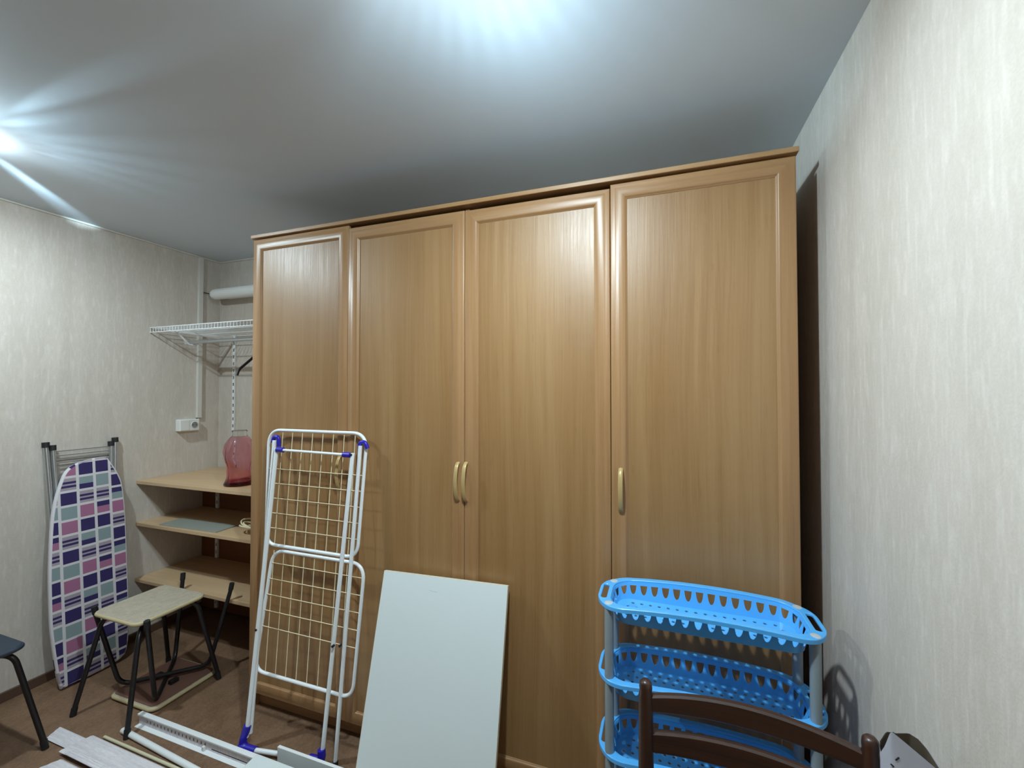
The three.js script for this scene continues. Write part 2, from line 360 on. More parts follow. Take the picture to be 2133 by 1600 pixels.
// ------------------------------------------------------------------ corner shelves
{
  const X0 = LEFT + 0.002, X1 = -1.914, B = -2.146, F = -1.740;
  const bp = metreUV(box(X0, X1, 0.02, 0.962, -2.164, -2.148, 0.001), 'x');
  tag(struct('backing_board', bp, M.backWood), 'brown wooden backing board on the wall behind the three corner shelves', 'board').userData.kind = 'thing';
  const rows = [[0.984, BACK + 0.004, 'top beech shelf in the corner, carrying the pink glass vase'], [0.7255, B, 'middle beech corner shelf with a glass sheet and white cable on it'], [0.380, B, 'lowest beech corner shelf behind the upturned stool legs']];
  for (const [y, zb, label] of rows) {
    const g = metreUV(box(X0, X1, y - 0.020, y, zb, F, 0.0015), 'x', y * 3, y);
    const s = tag(part('wall_shelf', g, M.shelf, Object.assign(new THREE.Group(), {})), label, 'shelf', 'three corner shelves');
    s.name = numbered('wall_shelf'); scene.add(s);
  }
  // perforated uprights: a strip with slots between its rungs
  const strip = (y0, y1, z, label) => {
    const t = thing('shelf_upright', label, 'shelf upright', [-2.93, y0, z]);
    const s = new THREE.Shape([[-0.012, 0], [0.012, 0], [0.012, y1 - y0], [-0.012, y1 - y0]].map((p) => new THREE.Vector2(...p)));
    for (let y = 0.03; y < y1 - y0 - 0.04; y += 0.05) {
      const h = new THREE.Path(); h.moveTo(-0.006, y); h.lineTo(0.006, y); h.lineTo(0.006, y + 0.022); h.lineTo(-0.006, y + 0.022); s.holes.push(h);
    }
    const g = extrude(s, 0.002).translate(-2.93, y0, z + 0.010);
    part('face', g, M.white, t);
    part('flange', box(-2.942, -2.940, y0, y1, z, z + 0.010, 0), M.white, t);
    part('flange', box(-2.920, -2.918, y0, y1, z, z + 0.010, 0), M.white, t);
    return t;
  };
  strip(1.0, 1.955, BACK + 0.001, 'white slotted steel upright on the back wall above the pink vase');
  strip(0.04, 0.358, -2.146, 'white slotted steel upright on the brown backing board under the lowest shelf');
  strip(0.384, 0.703, -2.146, 'white slotted steel upright between the middle and lowest corner shelves');
  strip(0.728, 0.962, -2.146, 'white slotted steel upright between the top and middle corner shelves');

  // wire shelf
  const t = thing('wire_shelf', 'white wire shelf high in the corner with a hanging rail below it', 'wire shelf', [LEFT, 1.918, BACK]);
  const x0 = LEFT + 0.006, x1 = -1.920, zf = -1.800, zb = BACK + 0.012, yT = 1.948, yL = 1.918;
  for (const [y, z] of [[yT, zf], [yL, zf], [yT - 0.006, zb], [yT - 0.006, -1.95], [yT - 0.006, -2.10]]) part('rail', rod(v(x0, y, z), v(x1, y, z), y === yT - 0.006 ? 0.0025 : 0.0032, 8), M.white, t);
  const wire = sweep(rounded([v(0, yL, zf), v(0, yT, zf), v(0, yT - 0.001, zb)], 0.006), 0.0016, 6);
  const o = org.get(t); wire.translate(0, -o.y, -o.z);
  for (let x = x0 + 0.004; x < x1; x += 0.0262) { const m = new THREE.Mesh(wire, M.white); m.name = 'wire'; m.position.x = x - o.x; m.castShadow = m.receiveShadow = true; t.add(m); }
  for (const bx of [-2.93, -2.05]) {
    const s = new THREE.Shape([[0, 0], [0.44, 0.012], [0.44, 0.022], [0.06, 0.028], [0, 0.028]].map((p) => new THREE.Vector2(...p)));
    const g = extrude(s, 0.004).rotateY(-Math.PI / 2).translate(bx + 0.002, 1.906, BACK + 0.012);
    part('bracket', g, M.white, t);
    part('hook', sweep(rounded([v(bx, 1.925, -1.86), v(bx, 1.885, -1.90), v(bx, 1.848, -1.935), v(bx, 1.846, -1.965), v(bx, 1.862, -1.98)], 0.012), 0.006, 8), M.white, t);
  }
  part('hanging_rail', rod(v(-2.965, 1.866, -1.954), v(-1.925, 1.866, -1.954), 0.012, 14), M.steel, t, 'grey steel hanging rail');
  part('end_cap', cyl(0.0145, 0.0145, 0.03, 14, ZERO).rotateZ(Math.PI / 2).translate(-2.975, 1.866, -1.954), M.white, t);

  // hanger on the rail, seen edge-on beside the wardrobe
  const h = thing('clothes_hanger', 'black plastic clothes hanger on the rail under the wire shelf', 'hanger', [-2.29, 1.65, -1.954]);
  const hx = -2.29, hz = -1.954;
  const arm = rounded([v(hx, 1.632, hz + 0.178), v(hx, 1.665, hz + 0.166), v(hx, 1.76, hz + 0.055), v(hx, 1.785, hz), v(hx, 1.76, hz - 0.055), v(hx, 1.665, hz - 0.166), v(hx, 1.632, hz - 0.178)], 0.03);
  part('arms', sweep(arm, 0.008, 10, false, 0.006), M.black, h);
  const hook = [];
  for (let k = 0; k <= 14; k++) { const a = -0.4 + (k / 14) * 4.0; hook.push(v(hx, 1.8655 + 0.0155 * Math.sin(a), hz + 0.0155 * Math.cos(a))); }
  part('hook', sweep([v(hx, 1.785, hz), v(hx, 1.835, hz), ...hook.reverse()], 0.002, 6), M.steel, h);

  // glass sheet and cable on the middle shelf
  const gl = roundRect(0.235, 0.066, 0.003);
  const sheet = extrude(gl, 0.005).rotateX(-Math.PI / 2);
  const sm = new THREE.Mesh(sheet, M.glassSheet); sm.name = 'glass_sheet'; sm.position.set(-2.66, 0.7265, -1.822); sm.rotation.y = 0.03; sm.castShadow = sm.receiveShadow = true;
  scene.add(tag(sm, 'grey-green glass sheet lying on the middle corner shelf', 'glass sheet'));
  const cb = [];
  for (let k = 0; k <= 90; k++) { const a = (k / 90) * Math.PI * 2 * 3.2, r = 0.055 + 0.012 * Math.sin(a * 0.37 + 1); cb.push(v(-2.235 + r * Math.cos(a) * 1.0, 0.7325 + 0.030 * (k / 90) + 0.02 * (1 + Math.sin(a * 0.9)), -1.835 + r * 0.8 * Math.sin(a))); }
  const cm = new THREE.Mesh(sweep(cb, 0.0045, 8), M.ivory); cm.name = 'cable'; cm.castShadow = cm.receiveShadow = true;
  scene.add(tag(cm, 'coiled white cable on the middle corner shelf next to the wardrobe', 'cable'));

  // vase
  const va = thing('vase', 'pink glass vase with a clear neck on the top corner shelf', 'vase', [-2.385, 0.9845, -1.872], null, true);
  const P = (a) => a.map((p) => new THREE.Vector2(...p));
  const outer = [[0, 0.001], [0.074, 0.001], [0.080, 0.006], [0.079, 0.014], [0.070, 0.036], [0.065, 0.075], [0.069, 0.115], [0.079, 0.150], [0.086, 0.185], [0.084, 0.212], [0.075, 0.242], [0.058, 0.272], [0.040, 0.290]];
  const inner = [[0.036, 0.290], [0.054, 0.271], [0.071, 0.240], [0.079, 0.211], [0.081, 0.185], [0.074, 0.151], [0.063, 0.115], [0.059, 0.075], [0.062, 0.040], [0.064, 0.020], [0.05, 0.014], [0, 0.014]];
  const smooth = (a, n) => new THREE.SplineCurve(P(a)).getPoints(n);
  const body = new THREE.LatheGeometry([...P(outer.slice(0, 2)), ...smooth(outer.slice(1), 40).slice(1), ...smooth(inner.slice(0, -1), 40), P(inner)[inner.length - 1]], 48);
  { // pressed, slightly wavy body
    const p = body.attributes.position;
    for (let i = 0; i < p.count; i++) {
      const x = p.getX(i), y = p.getY(i), z = p.getZ(i), a = Math.atan2(z, x), f = Math.sin(Math.min(1, y / 0.25) * Math.PI);
      const k = 1 + f * (0.06 * Math.cos(4 * a + 0.6) + 0.03 * Math.sin(5 * a + y * 40) + 0.02 * Math.sin(3 * a - y * 63));
      p.setX(i, x * k); p.setZ(i, z * k);
    }
    body.computeVertexNormals();
  }
  part('body', body, M.pinkGlass, va);
  const nk = [[0.0365, 0.2905], [0.0400, 0.2905], [0.0392, 0.305], [0.0402, 0.320], [0.0392, 0.323], [0.037, 0.320], [0.0360, 0.305], [0.0365, 0.2905]];
  part('neck', new THREE.LatheGeometry(P(nk), 40), M.clearGlass, va, 'clear glass neck');

  // tube light on the back wall
  const tl = thing('tube_light', 'white tube light fitting, switched off, on the back wall above the wire shelf', 'light fitting', [-2.5, 2.235, -2.16]);
  const tube = [[0, 0], [0.018, 0.002], [0.030, 0.010], [0.036, 0.024], [0.038, 0.05], [0.038, 1.06], [0.030, 1.085], [0, 1.09]].map((p) => new THREE.Vector2(...p));
  part('diffuser', new THREE.LatheGeometry(tube, 28).rotateZ(-Math.PI / 2).translate(-3.040, 2.235, -2.165), M.plastic, tl);
  part('mounting_base', box(-2.99, -1.98, 2.217, 2.253, BACK, -2.19, 0.004), M.plastic, tl);
  part('cord', sweep(rounded([v(-3.036, 2.235, -2.165), v(-3.055, 2.240, -2.158), v(-3.076, 2.246, -2.125)], 0.01), 0.0035, 8), M.black, tl, 'black supply cord');

  // trunking and socket on the left wall
  const cd = tag(new THREE.Mesh(box(LEFT, LEFT + 0.020, 1.355, CEIL - 0.011, -2.124, -2.094, 0.002), M.trim), 'white cable trunking running down the left wall from the ceiling to the socket', 'cable trunking');
  cd.name = 'cable_trunking'; cd.castShadow = cd.receiveShadow = true; scene.add(cd);
  const so = thing('wall_socket', 'white surface-mounted double socket low on the left wall beside the shelves', 'socket', [LEFT, 1.315, -2.03]);
  part('housing', box(LEFT, LEFT + 0.045, 1.270, 1.350, -2.092, -1.962, 0.006), M.plastic, so);
  part('lid', box(LEFT + 0.044, LEFT + 0.048, 1.275, 1.345, -2.022, -1.966, 0.002), M.plastic, so);
  for (const z of [-2.058]) {
    const ring = new THREE.LatheGeometry([[0.0205, 0], [0.0245, 0], [0.0235, 0.0025], [0.0205, 0.0025]].map((p) => new THREE.Vector2(...p)), 28).rotateZ(-Math.PI / 2).translate(LEFT + 0.045, 1.310, z);
    part('socket_ring', ring, M.plastic, so);
    part('socket_well', cyl(0.0205, 0.0205, 0.001, 24, ZERO).rotateZ(Math.PI / 2).translate(LEFT + 0.0455, 1.310, z), std({ color: 0x8b8d8c, roughness: 0.6 }), so);
    for (const s of [-1, 1]) part('pin_hole', cyl(0.003, 0.003, 0.001, 10, ZERO).rotateZ(Math.PI / 2).translate(LEFT + 0.0462, 1.310, z + s * 0.0095), M.blackCap, so);
  }
  part('cable_stub', rod(v(LEFT + 0.012, 1.345, -2.086), v(LEFT + 0.010, 1.358, -2.105), 0.004, 8), M.black, so);
}

// ------------------------------------------------------------------ drying rack
{
  const t = thing('drying_rack', 'folded white clothes drying rack with dark blue joints leaning on the wardrobe', 'drying rack', [-1.47, 0, -1.40]);
  const zp = (y) => -1.535 + (1.357 - y) * 0.0687;        // the plane of the two wire frames
  const at = (x, y, dz = 0) => v(x, y, zp(y) + dz);
  const up = [at(-1.764, 1.357), at(-1.202, 1.357), at(-1.222, 0.833), at(-1.734, 0.833)];
  const lo = [at(-1.688, 0.812), at(-1.181, 0.812), at(-1.209, 0.274), at(-1.750, 0.274)];
  const frame = (c, r) => sweep(rounded(c, r, true, 8), 0.0075, 10, true);
  const u = sub('upper_wing', t), l = sub('lower_wing', t);
  part('frame', frame(up, [0.075, 0.075, 0.06, 0.06]), M.rackWhite, u);
  part('frame', frame(lo, [0.07, 0.07, 0.06, 0.06]), M.rackWhite, l);
  const W0 = [-1.677, -1.618, -1.559, -1.500, -1.441, -1.382, -1.323, -1.264];
  for (const x of W0) {
    part('wire', rod(at(x, 1.354), at(x - 0.006, 0.836), 0.0018, 6), M.ivory, u);
    part('wire', rod(at(x - 0.006, 0.810), at(x - 0.010, 0.277), 0.0018, 6), M.ivory, l);
  }
  for (let k = 0; k < 5; k++) {
    const y = 1.178 - k * 0.067; part('wire', rod(at(-1.755 + (1.36 - y) * 0.055, y, 0.003), at(-1.205 - (1.36 - y) * 0.03, y, 0.003), 0.0018, 6), M.ivory, u);
    const y2 = 0.756 - k * 0.0705; part('wire', rod(at(-1.690 - (0.81 - y2) * 0.115, y2, 0.003), at(-1.183 - (0.81 - y2) * 0.05, y2, 0.003), 0.0018, 6), M.ivory, l);
  }
  // two leg frames
  const A1 = v(-1.668, 1.275, -1.492), B1 = v(-1.242, 1.270, -1.492), A2 = v(-1.690, 0.055, -1.375), B2 = v(-1.332, 0.035, -1.428);
  part('leg', sweep([A1.clone().add(v(0, 0.006, 0)), A2], 0.0095, 12, false, 0.0085), M.rackWhite, t);
  part('leg', sweep([B1.clone().add(v(0, 0.006, 0)), B2], 0.0095, 12, false, 0.0085), M.rackWhite, t);
  part('cross_rod', rod(A1.clone().add(v(0.012, -0.002, 0.004)), B1.clone().add(v(-0.012, -0.002, 0.004)), 0.006, 10), M.rackWhite, t);
  for (const [p, s] of [[A1, 1], [B1, -1]]) part('joint', rod(p.clone().add(v(s * 0.008, -0.002, 0.004)), p.clone().add(v(s * 0.045, -0.002, 0.004)), 0.0115, 14), M.navy, t, 'dark blue plastic joint');
  const C1 = v(-1.700, 1.312, -1.508), D1 = v(-1.216, 1.306, -1.508), C2 = v(-1.688, 0.06, -1.392), D2 = v(-1.279, 0.0, -1.443);
  part('leg', sweep([C1, C2], 0.009, 12, false, 0.008), M.rackWhite, t);
  part('leg', sweep([D1, D2], 0.009, 12, false, 0.008), M.rackWhite, t);
  for (const [p, s] of [[C1, -1], [D1, 1]]) part('joint', sweep(rounded([p.clone().add(v(s * 0.026, -0.012, -0.014)), p.clone().add(v(s * 0.016, 0.016, -0.012)), p.clone().add(v(-s * 0.012, 0.014, -0.012)), p.clone().add(v(-s * 0.014, -0.03, -0.012))], 0.014), 0.009, 10), M.navy, t, 'dark blue plastic joint');
  for (const p of [v(-1.682, 0.494, -1.411), v(-1.6905, 0.497, -1.432), v(-1.288, 0.486, -1.436), v(-1.262, 0.486, -1.448)]) part('rivet', cyl(0.005, 0.005, 0.012, 10, ZERO).rotateX(Math.PI / 2).translate(p.x, p.y, p.z), M.rivet, t);
  part('rivet', cyl(0.005, 0.005, 0.004, 10, ZERO).rotateX(Math.PI / 2).translate(B1.x, B1.y, B1.z + 0.011), M.rivet, t);
  // foot bar
  const E0 = v(-1.655, 0.022, -1.362), E1 = v(-1.36, 0.018, -1.420);
  part('foot_bar', rod(E0, E1, 0.0095, 12), M.rackWhite, t);
  const elbow = (p, q, r) => sweep(rounded([p, r, q], 0.03, false, 8), 0.0155, 14);
  part('foot', merge([elbow(v(-1.691, 0.100, -1.380), v(-1.628, 0.020, -1.366), v(-1.704, 0.022, -1.362)), new THREE.SphereGeometry(0.0205, 18, 12).scale(1.15, 0.95, 1).translate(-1.696, 0.0215, -1.362)]), M.navy, t, 'dark blue plastic foot');
  part('foot', elbow(v(-1.333, 0.062, -1.424), v(-1.385, 0.019, -1.415), v(-1.328, 0.018, -1.424)), M.navy, t, 'dark blue plastic foot');
  part('foot_cap', rod(v(-1.276, 0.0, -1.443), v(-1.276, 0.016, -1.4415), 0.0105, 12), M.blackCap, t);
}

// ------------------------------------------------------------------ white board leaning on the wardrobe
{
  const b = thing('white_board', 'plain white melamine board leaning on the wardrobe beside the drying rack', 'board', [-0.802, 0.002, -1.2877], null, true);
  b.rotation.order = 'YXZ'; b.rotation.set(-0.2752, 0.0641, 0.0017);
  const w = 0.5306, h = 0.831, d = 0.018;
  part('panel', box(-w / 2 + 0.001, w / 2 - 0.001, 0.001, h - 0.001, -d, 0, 0.0006), M.melamine, b);
  part('scuff_mark', sweep(rounded([v(-0.055, 0.780, 0), v(-0.035, 0.7765, 0), v(-0.02, 0.7775, 0)], 0.01), 0.0006, 6), M.plug, b, 'faint grey scuff mark');
  part('edge_band', box(-w / 2, -w / 2 + 0.001, 0, h, -d, 0, 0), M.edge, b, 'cream edge strip');
  part('edge_band', box(w / 2 - 0.001, w / 2, 0, h, -d, 0, 0), M.edge, b, 'cream edge strip');
  part('edge_band', box(-w / 2, w / 2, h - 0.001, h, -d, 0, 0), M.edge, b, 'cream edge strip');
}

// ------------------------------------------------------------------ blue plastic trolley
{
  const CX = 0.110, CZ = -1.3925, t = thing('storage_trolley', 'narrow light blue plastic storage trolley with perforated tiers and grey posts', 'trolley', [CX, 0, CZ], null, true);
  const HL = 0.262, HD = 0.092, R = 0.058, DEPTH = 0.046, INSET = 0.012;
  const archY = (x) => 0.014 * Math.max(0, 1 - (x / 0.262) ** 2);   // the long sides rise a little in the middle
  // perimeter of the opening, s = 0 in the middle of the rear side
  const segs = [];
  const sx = HL - R, sz = HD - R;
  segs.push(['l', sx, (d) => [v(d, 0, -HD), v(0, 0, -1)]]);
  const arc = (cx, cz, a0) => (d) => { const a = a0 + d / R; return [v(cx + R * Math.cos(a), 0, cz + R * Math.sin(a)), v(Math.cos(a), 0, Math.sin(a))]; };
  segs.push(['a', R * Math.PI / 2, arc(sx, -sz, -Math.PI / 2)]);
  segs.push(['l', 2 * sz, (d) => [v(HL, 0, -sz + d), v(1, 0, 0)]]);
  segs.push(['a', R * Math.PI / 2, arc(sx, sz, 0)]);
  segs.push(['l', 2 * sx, (d) => [v(sx - d, 0, HD), v(0, 0, 1)]]);
  segs.push(['a', R * Math.PI / 2, arc(-sx, sz, Math.PI / 2)]);
  segs.push(['l', 2 * sz, (d) => [v(-HL, 0, sz - d), v(-1, 0, 0)]]);
  segs.push(['a', R * Math.PI / 2, arc(-sx, -sz, Math.PI)]);
  segs.push(['l', sx, (d) => [v(-sx + d, 0, -HD), v(0, 0, -1)]]);
  const PER = segs.reduce((a, q) => a + q[1], 0);
  const onPer = (s) => { s = ((s % PER) + PER) % PER; for (const q of segs) { if (s <= q[1] + 1e-9) return q[2](s); s -= q[1]; } return segs[0][2](0); };
  const N = 39, pitch = PER / N, TH = 0.0022;
  const wallGeo = () => {
    const list = [];
    for (let k = 0; k < N; k++) {
      const s0 = k * pitch, sh = new THREE.Shape();
      const hw = pitch / 2;
      sh.moveTo(-hw, -DEPTH); for (let q = 1; q <= 4; q++) sh.lineTo(-hw + (q / 4) * pitch, -DEPTH + (q < 4 ? 1e-5 * (q % 2) : 0));
      sh.lineTo(hw, 0); for (let q = 1; q <= 4; q++) sh.lineTo(hw - (q / 4) * pitch, q < 4 ? -1e-5 * (q % 2) : 0);
      const h = new THREE.Path(), w = 0.0112, yt = -0.008, yb = -0.032;
      h.moveTo(-w, yt);
      for (let q = 1; q <= 10; q++) { const u = -1 + (q / 10) * 2; h.lineTo(w * u, yt + (yb - yt) * Math.pow(1 - Math.pow(Math.abs(u), 2.4), 0.75)); }
      sh.holes.push(h);
      const g = new THREE.ExtrudeGeometry(sh, { depth: TH, bevelEnabled: false, curveSegments: 4 });
      const p = g.attributes.position;
      for (let i = 0; i < p.count; i++) {
        const [q, n] = onPer(s0 + p.getX(i)), y = p.getY(i), inset = (-y / DEPTH) * INSET + p.getZ(i);
        p.setXYZ(i, q.x - n.x * inset, y + archY(q.x) * (1 + y / DEPTH), q.z - n.z * inset);
      }
      g.deleteAttribute('normal'); g.deleteAttribute('uv'); list.push(g);
    }
    const m = mergeGeometries(list);
    m.computeVertexNormals();
    return toCreasedNormals(m, 0.7);
  };
  const floorGeo = () => {
    const s = roundRect(HL - INSET, HD - INSET, R - INSET);
    for (let r = 0; r < 5; r++) for (let c = 0; c < 18 - (r % 2); c++) {
      const x = (c - (17 - (r % 2)) / 2) * 0.0268, y = (r - 2) * 0.0262;
      if (Math.abs(x) > 0.22 && Math.abs(y) > 0.05) continue;
      const h = new THREE.Path(); h.absellipse(x, y, 0.0052, 0.0052, 0, Math.PI * 2, true, 0); s.holes.push(h);
    }
    return extrude(s, 0.0025, 0, 6).rotateX(Math.PI / 2).translate(0, -DEPTH + 0.0012, 0);
  };
  const bend = (g) => {
    const q = new TessellateModifier(0.035, 7).modify(g.index ? g.toNonIndexed() : g), p = q.attributes.position;
    for (let i = 0; i < p.count; i++) p.setY(i, p.getY(i) + archY(p.getX(i)));
    return q;
  };
  const rimGeo = () => {
    const s = roundRect(0.301, 0.112, 0.088);
    s.holes.push(roundRect(HL - 0.001, HD - 0.001, R - 0.001, 0, 0, THREE.Path));
    for (const q of [-1, 1]) s.holes.push(roundRect(0.0085, 0.048, 0.008, q * 0.2825, 0, THREE.Path));
    return bend(extrude(s, 0.003, 0.0028, 14, 3).rotateX(Math.PI / 2).translate(0, 0.0035, 0));
  };
  const skirtGeo = () => { // turned-down outer lip
    const s = roundRect(0.301, 0.112, 0.088); s.holes.push(roundRect(0.2985, 0.1095, 0.0855, 0, 0, THREE.Path));
    return bend(extrude(s, 0.006, 0, 14).rotateX(Math.PI / 2));
  };
  const W = wallGeo(), F = floorGeo(), RI = rimGeo(), SK = skirtGeo();
  const tier = merge([W, F.index ? F.toNonIndexed() : F, RI, SK].map((g) => { const q = g.clone(); q.deleteAttribute('uv'); return q; }).map((g) => { if (!g.attributes.normal) g.computeVertexNormals(); return g; }));
  const ys = [0.898, 0.679, 0.460, 0.241];
  for (const y of ys) {
    const m = new THREE.Mesh(tier, M.blue); m.name = 'tier'; m.position.y = y; m.castShadow = m.receiveShadow = true; t.add(m);
  }
  for (const sx2 of [-1, 1]) for (const sz2 of [-1, 1]) {
    const x = sx2 * 0.2625, z = sz2 * 0.0785;
    for (let k = 0; k < 3; k++) part('post', cyl(0.0135, 0.0135, ys[k] - ys[k + 1] - 0.0105, 16, v(x, (ys[k] + ys[k + 1]) / 2 - 0.0005, z)), M.tubeGrey, t, k === 0 && sx2 === -1 && sz2 === -1 ? 'grey plastic tube' : undefined);
    part('post', cyl(0.0135, 0.0135, 0.241 - 0.035 - 0.004, 16, v(x, 0.035 + 0.101, z)), M.tubeGrey, t);
    part('plug', new THREE.LatheGeometry([[0, 0.0035], [0.011, 0.0032], [0.0135, 0.0015], [0.0135, 0]].map((p) => new THREE.Vector2(...p)), 20).translate(x, ys[0] + 0.0044, z), M.plug, t);
    part('caster', merge([new THREE.SphereGeometry(0.0175, 16, 10).translate(x, 0.0178, z), cyl(0.010, 0.010, 0.012, 12, v(x, 0.033, z))]), M.blackCap, t);
  }
}

// ------------------------------------------------------------------ dark wooden chair
{
  const t = thing('dining_chair', 'dark brown wooden chair with curved back rails standing before the blue trolley', 'chair', [0.167, 0, -0.82]);
  const PL = [-0.038, -1.031], PR = [0.372, -1.0045];
  const post = (x, z) => {
    const pr = [[0, 0], [0.014, 0], [0.016, 0.05], [0.018, 0.40], [0.0175, 0.60], [0.0155, 0.845], [0.0135, 0.855], [0.0145, 0.864], [0.0130, 0.874], [0.008, 0.8795], [0, 0.881]].map((p) => new THREE.Vector2(...p));
    return new THREE.LatheGeometry(pr, 20).translate(x, 0, z);
  };
  part('rear_leg', metreUV(post(...PL)), M.chair, t); part('rear_leg', metreUV(post(...PR)), M.chair, t);
  const rail = (yTop, yBot, arch, dip, bow) => {
    const n = 28, prof = [];
    const at = (u, k) => {
      const x = PL[0] + (PR[0] - PL[0]) * u, z = PL[1] + (PR[1] - PL[1]) * u - bow * 4 * u * (1 - u), e = 4 * u * (1 - u);
      const yt = yTop + arch * e, yb = yBot + dip * e;
      const c = [[-0.009, yb + 0.003], [-0.006, yb], [0.006, yb], [0.009, yb + 0.003], [0.009, yt - 0.004], [0.005, yt], [-0.005, yt], [-0.009, yt - 0.004]];
      const q = c[k % 8]; return v(x, q[1], z + q[0]);
    };
    const g = grid(n, 8, (u, w) => at(u, Math.round(w * 8)));
    return metreUV(toCreasedNormals(g.toNonIndexed(), 0.45), 'x');
  };
  part('top_rail', rail(0.847, 0.812, 0.016, 0.005, 0.026), M.chair, t);
  part('lower_rail', rail(0.766, 0.722, 0.010, 0.000, 0.026), M.chair, t);
  part('lower_rail', rail(0.668, 0.630, 0.006, 0.000, 0.026), M.chair, t);
  const s = roundRect(0.215, 0.205, 0.04);
  part('seat', metreUV(extrude(s, 0.02, 0.006).rotateX(-Math.PI / 2).rotateY(-0.064).translate(0.165, 0.445, -0.795), 'z'), M.chair, t);
  for (const x of [-0.02, 0.35]) part('front_leg', metreUV(new THREE.LatheGeometry([[0, 0], [0.013, 0], [0.019, 0.3], [0.018, 0.445], [0, 0.445]].map((p) => new THREE.Vector2(...p)), 18).translate(x, 0, -0.63)), M.chair, t);
  for (const y of [0.16, 0.30]) {
    part('stretcher', metreUV(rod(v(-0.036, y, -1.03), v(-0.02, y, -0.63), 0.009), 'z'), M.chair, t);
    part('stretcher', metreUV(rod(v(0.370, y, -1.003), v(0.35, y, -0.63), 0.009), 'z'), M.chair, t);
  }
  part('stretcher', metreUV(rod(v(-0.02, 0.22, -0.63), v(0.35, 0.22, -0.63), 0.009), 'x'), M.chair, t);
}

// ------------------------------------------------------------------ paper sack between the chair and the right wall
{
  const t = thing('paper_sack', 'crumpled pale grey paper sack with open top by the right wall beside the dark chair', 'paper sack', [0.43, 0, -0.97]);
  // closed outline of the sack seen from above at height fraction h: front face, right gusset, back face, left gusset
  const rimY = (u) => { // height of the rim around the sack
    const k = [[0, 0.884], [0.04, 0.898], [0.10, 0.930], [0.22, 0.910], [0.36, 0.886], [0.44, 0.872], [0.50, 0.866], [0.56, 0.884], [0.64, 0.898], [0.72, 0.903], [0.82, 0.904], [0.90, 0.908], [0.97, 0.896], [1, 0.884]];
    for (let i = 0; i + 1 < k.length; i++) if (u <= k[i + 1][0]) { const f = (u - k[i][0]) / (k[i + 1][0] - k[i][0]); return k[i][1] + f * (k[i + 1][1] - k[i][1]); }
    return k[0][1];
  };
  const ring = (u, h) => {
    const top = [[0.3715, -0.962], [0.384, -0.955], [0.458, -0.958], [0.464, -0.975], [0.455, -0.996], [0.430, -1.002], [0.389, -0.985], [0.3725, -0.970]];
    const bot = [[0.402, -0.93], [0.41, -0.90], [0.478, -0.90], [0.482, -0.93], [0.482, -1.03], [0.475, -1.05], [0.412, -1.05], [0.402, -1.03]];
    const us = [0, 0.10, 0.44, 0.50, 0.56, 0.72, 0.90, 0.97, 1];
    let i = 0; while (i < 7 && u > us[i + 1]) i++;
    const f = (u - us[i]) / (us[i + 1] - us[i]), j = (i + 1) % 8;
    const mix = (a, b, q) => a + (b - a) * q;
    const s = h * h * (3 - 2 * h);
    const x = mix(mix(bot[i][0], bot[j][0], f), mix(top[i][0], top[j][0], f), s), z = mix(mix(bot[i][1], bot[j][1], f), mix(top[i][1], top[j][1], f), s);
    const c = 0.004 * Math.sin(Math.PI * Math.min(1, h * 1.02)) * (Math.sin(u * 37 + h * 9) + Math.sin(u * 19 - h * 23));
    return [Math.min(0.486, x + c * 0.5), z + c];
  };
  const surf = (off, y0) => grid(56, 30, (u, w) => { const h = w, [x, z] = ring(u, h); const cx = 0.43, cz = -0.975; return v(x + (cx - x) * off, y0 + (rimY(u) - y0) * w, z + (cz - z) * off); }, true);
  part('outer_paper', surf(0, 0.001), M.paperBag, t);
  part('inner_paper', surf(0.045, 0.004), M.bagInside, t, 'brown inner paper');
  const mark = (x, y, a, l) => box(-l / 2, l / 2, -0.0012, 0.0012, 0, 0.0006, 0).rotateZ(a).translate(x, y, -0.9545);
  part('printed_mark', merge([mark(0.3925, 0.8835, 0.9, 0.008)]), M.ink, t);
  part('printed_mark', merge([mark(0.385, 0.8700, -0.7, 0.006)]), M.ink, t);
}

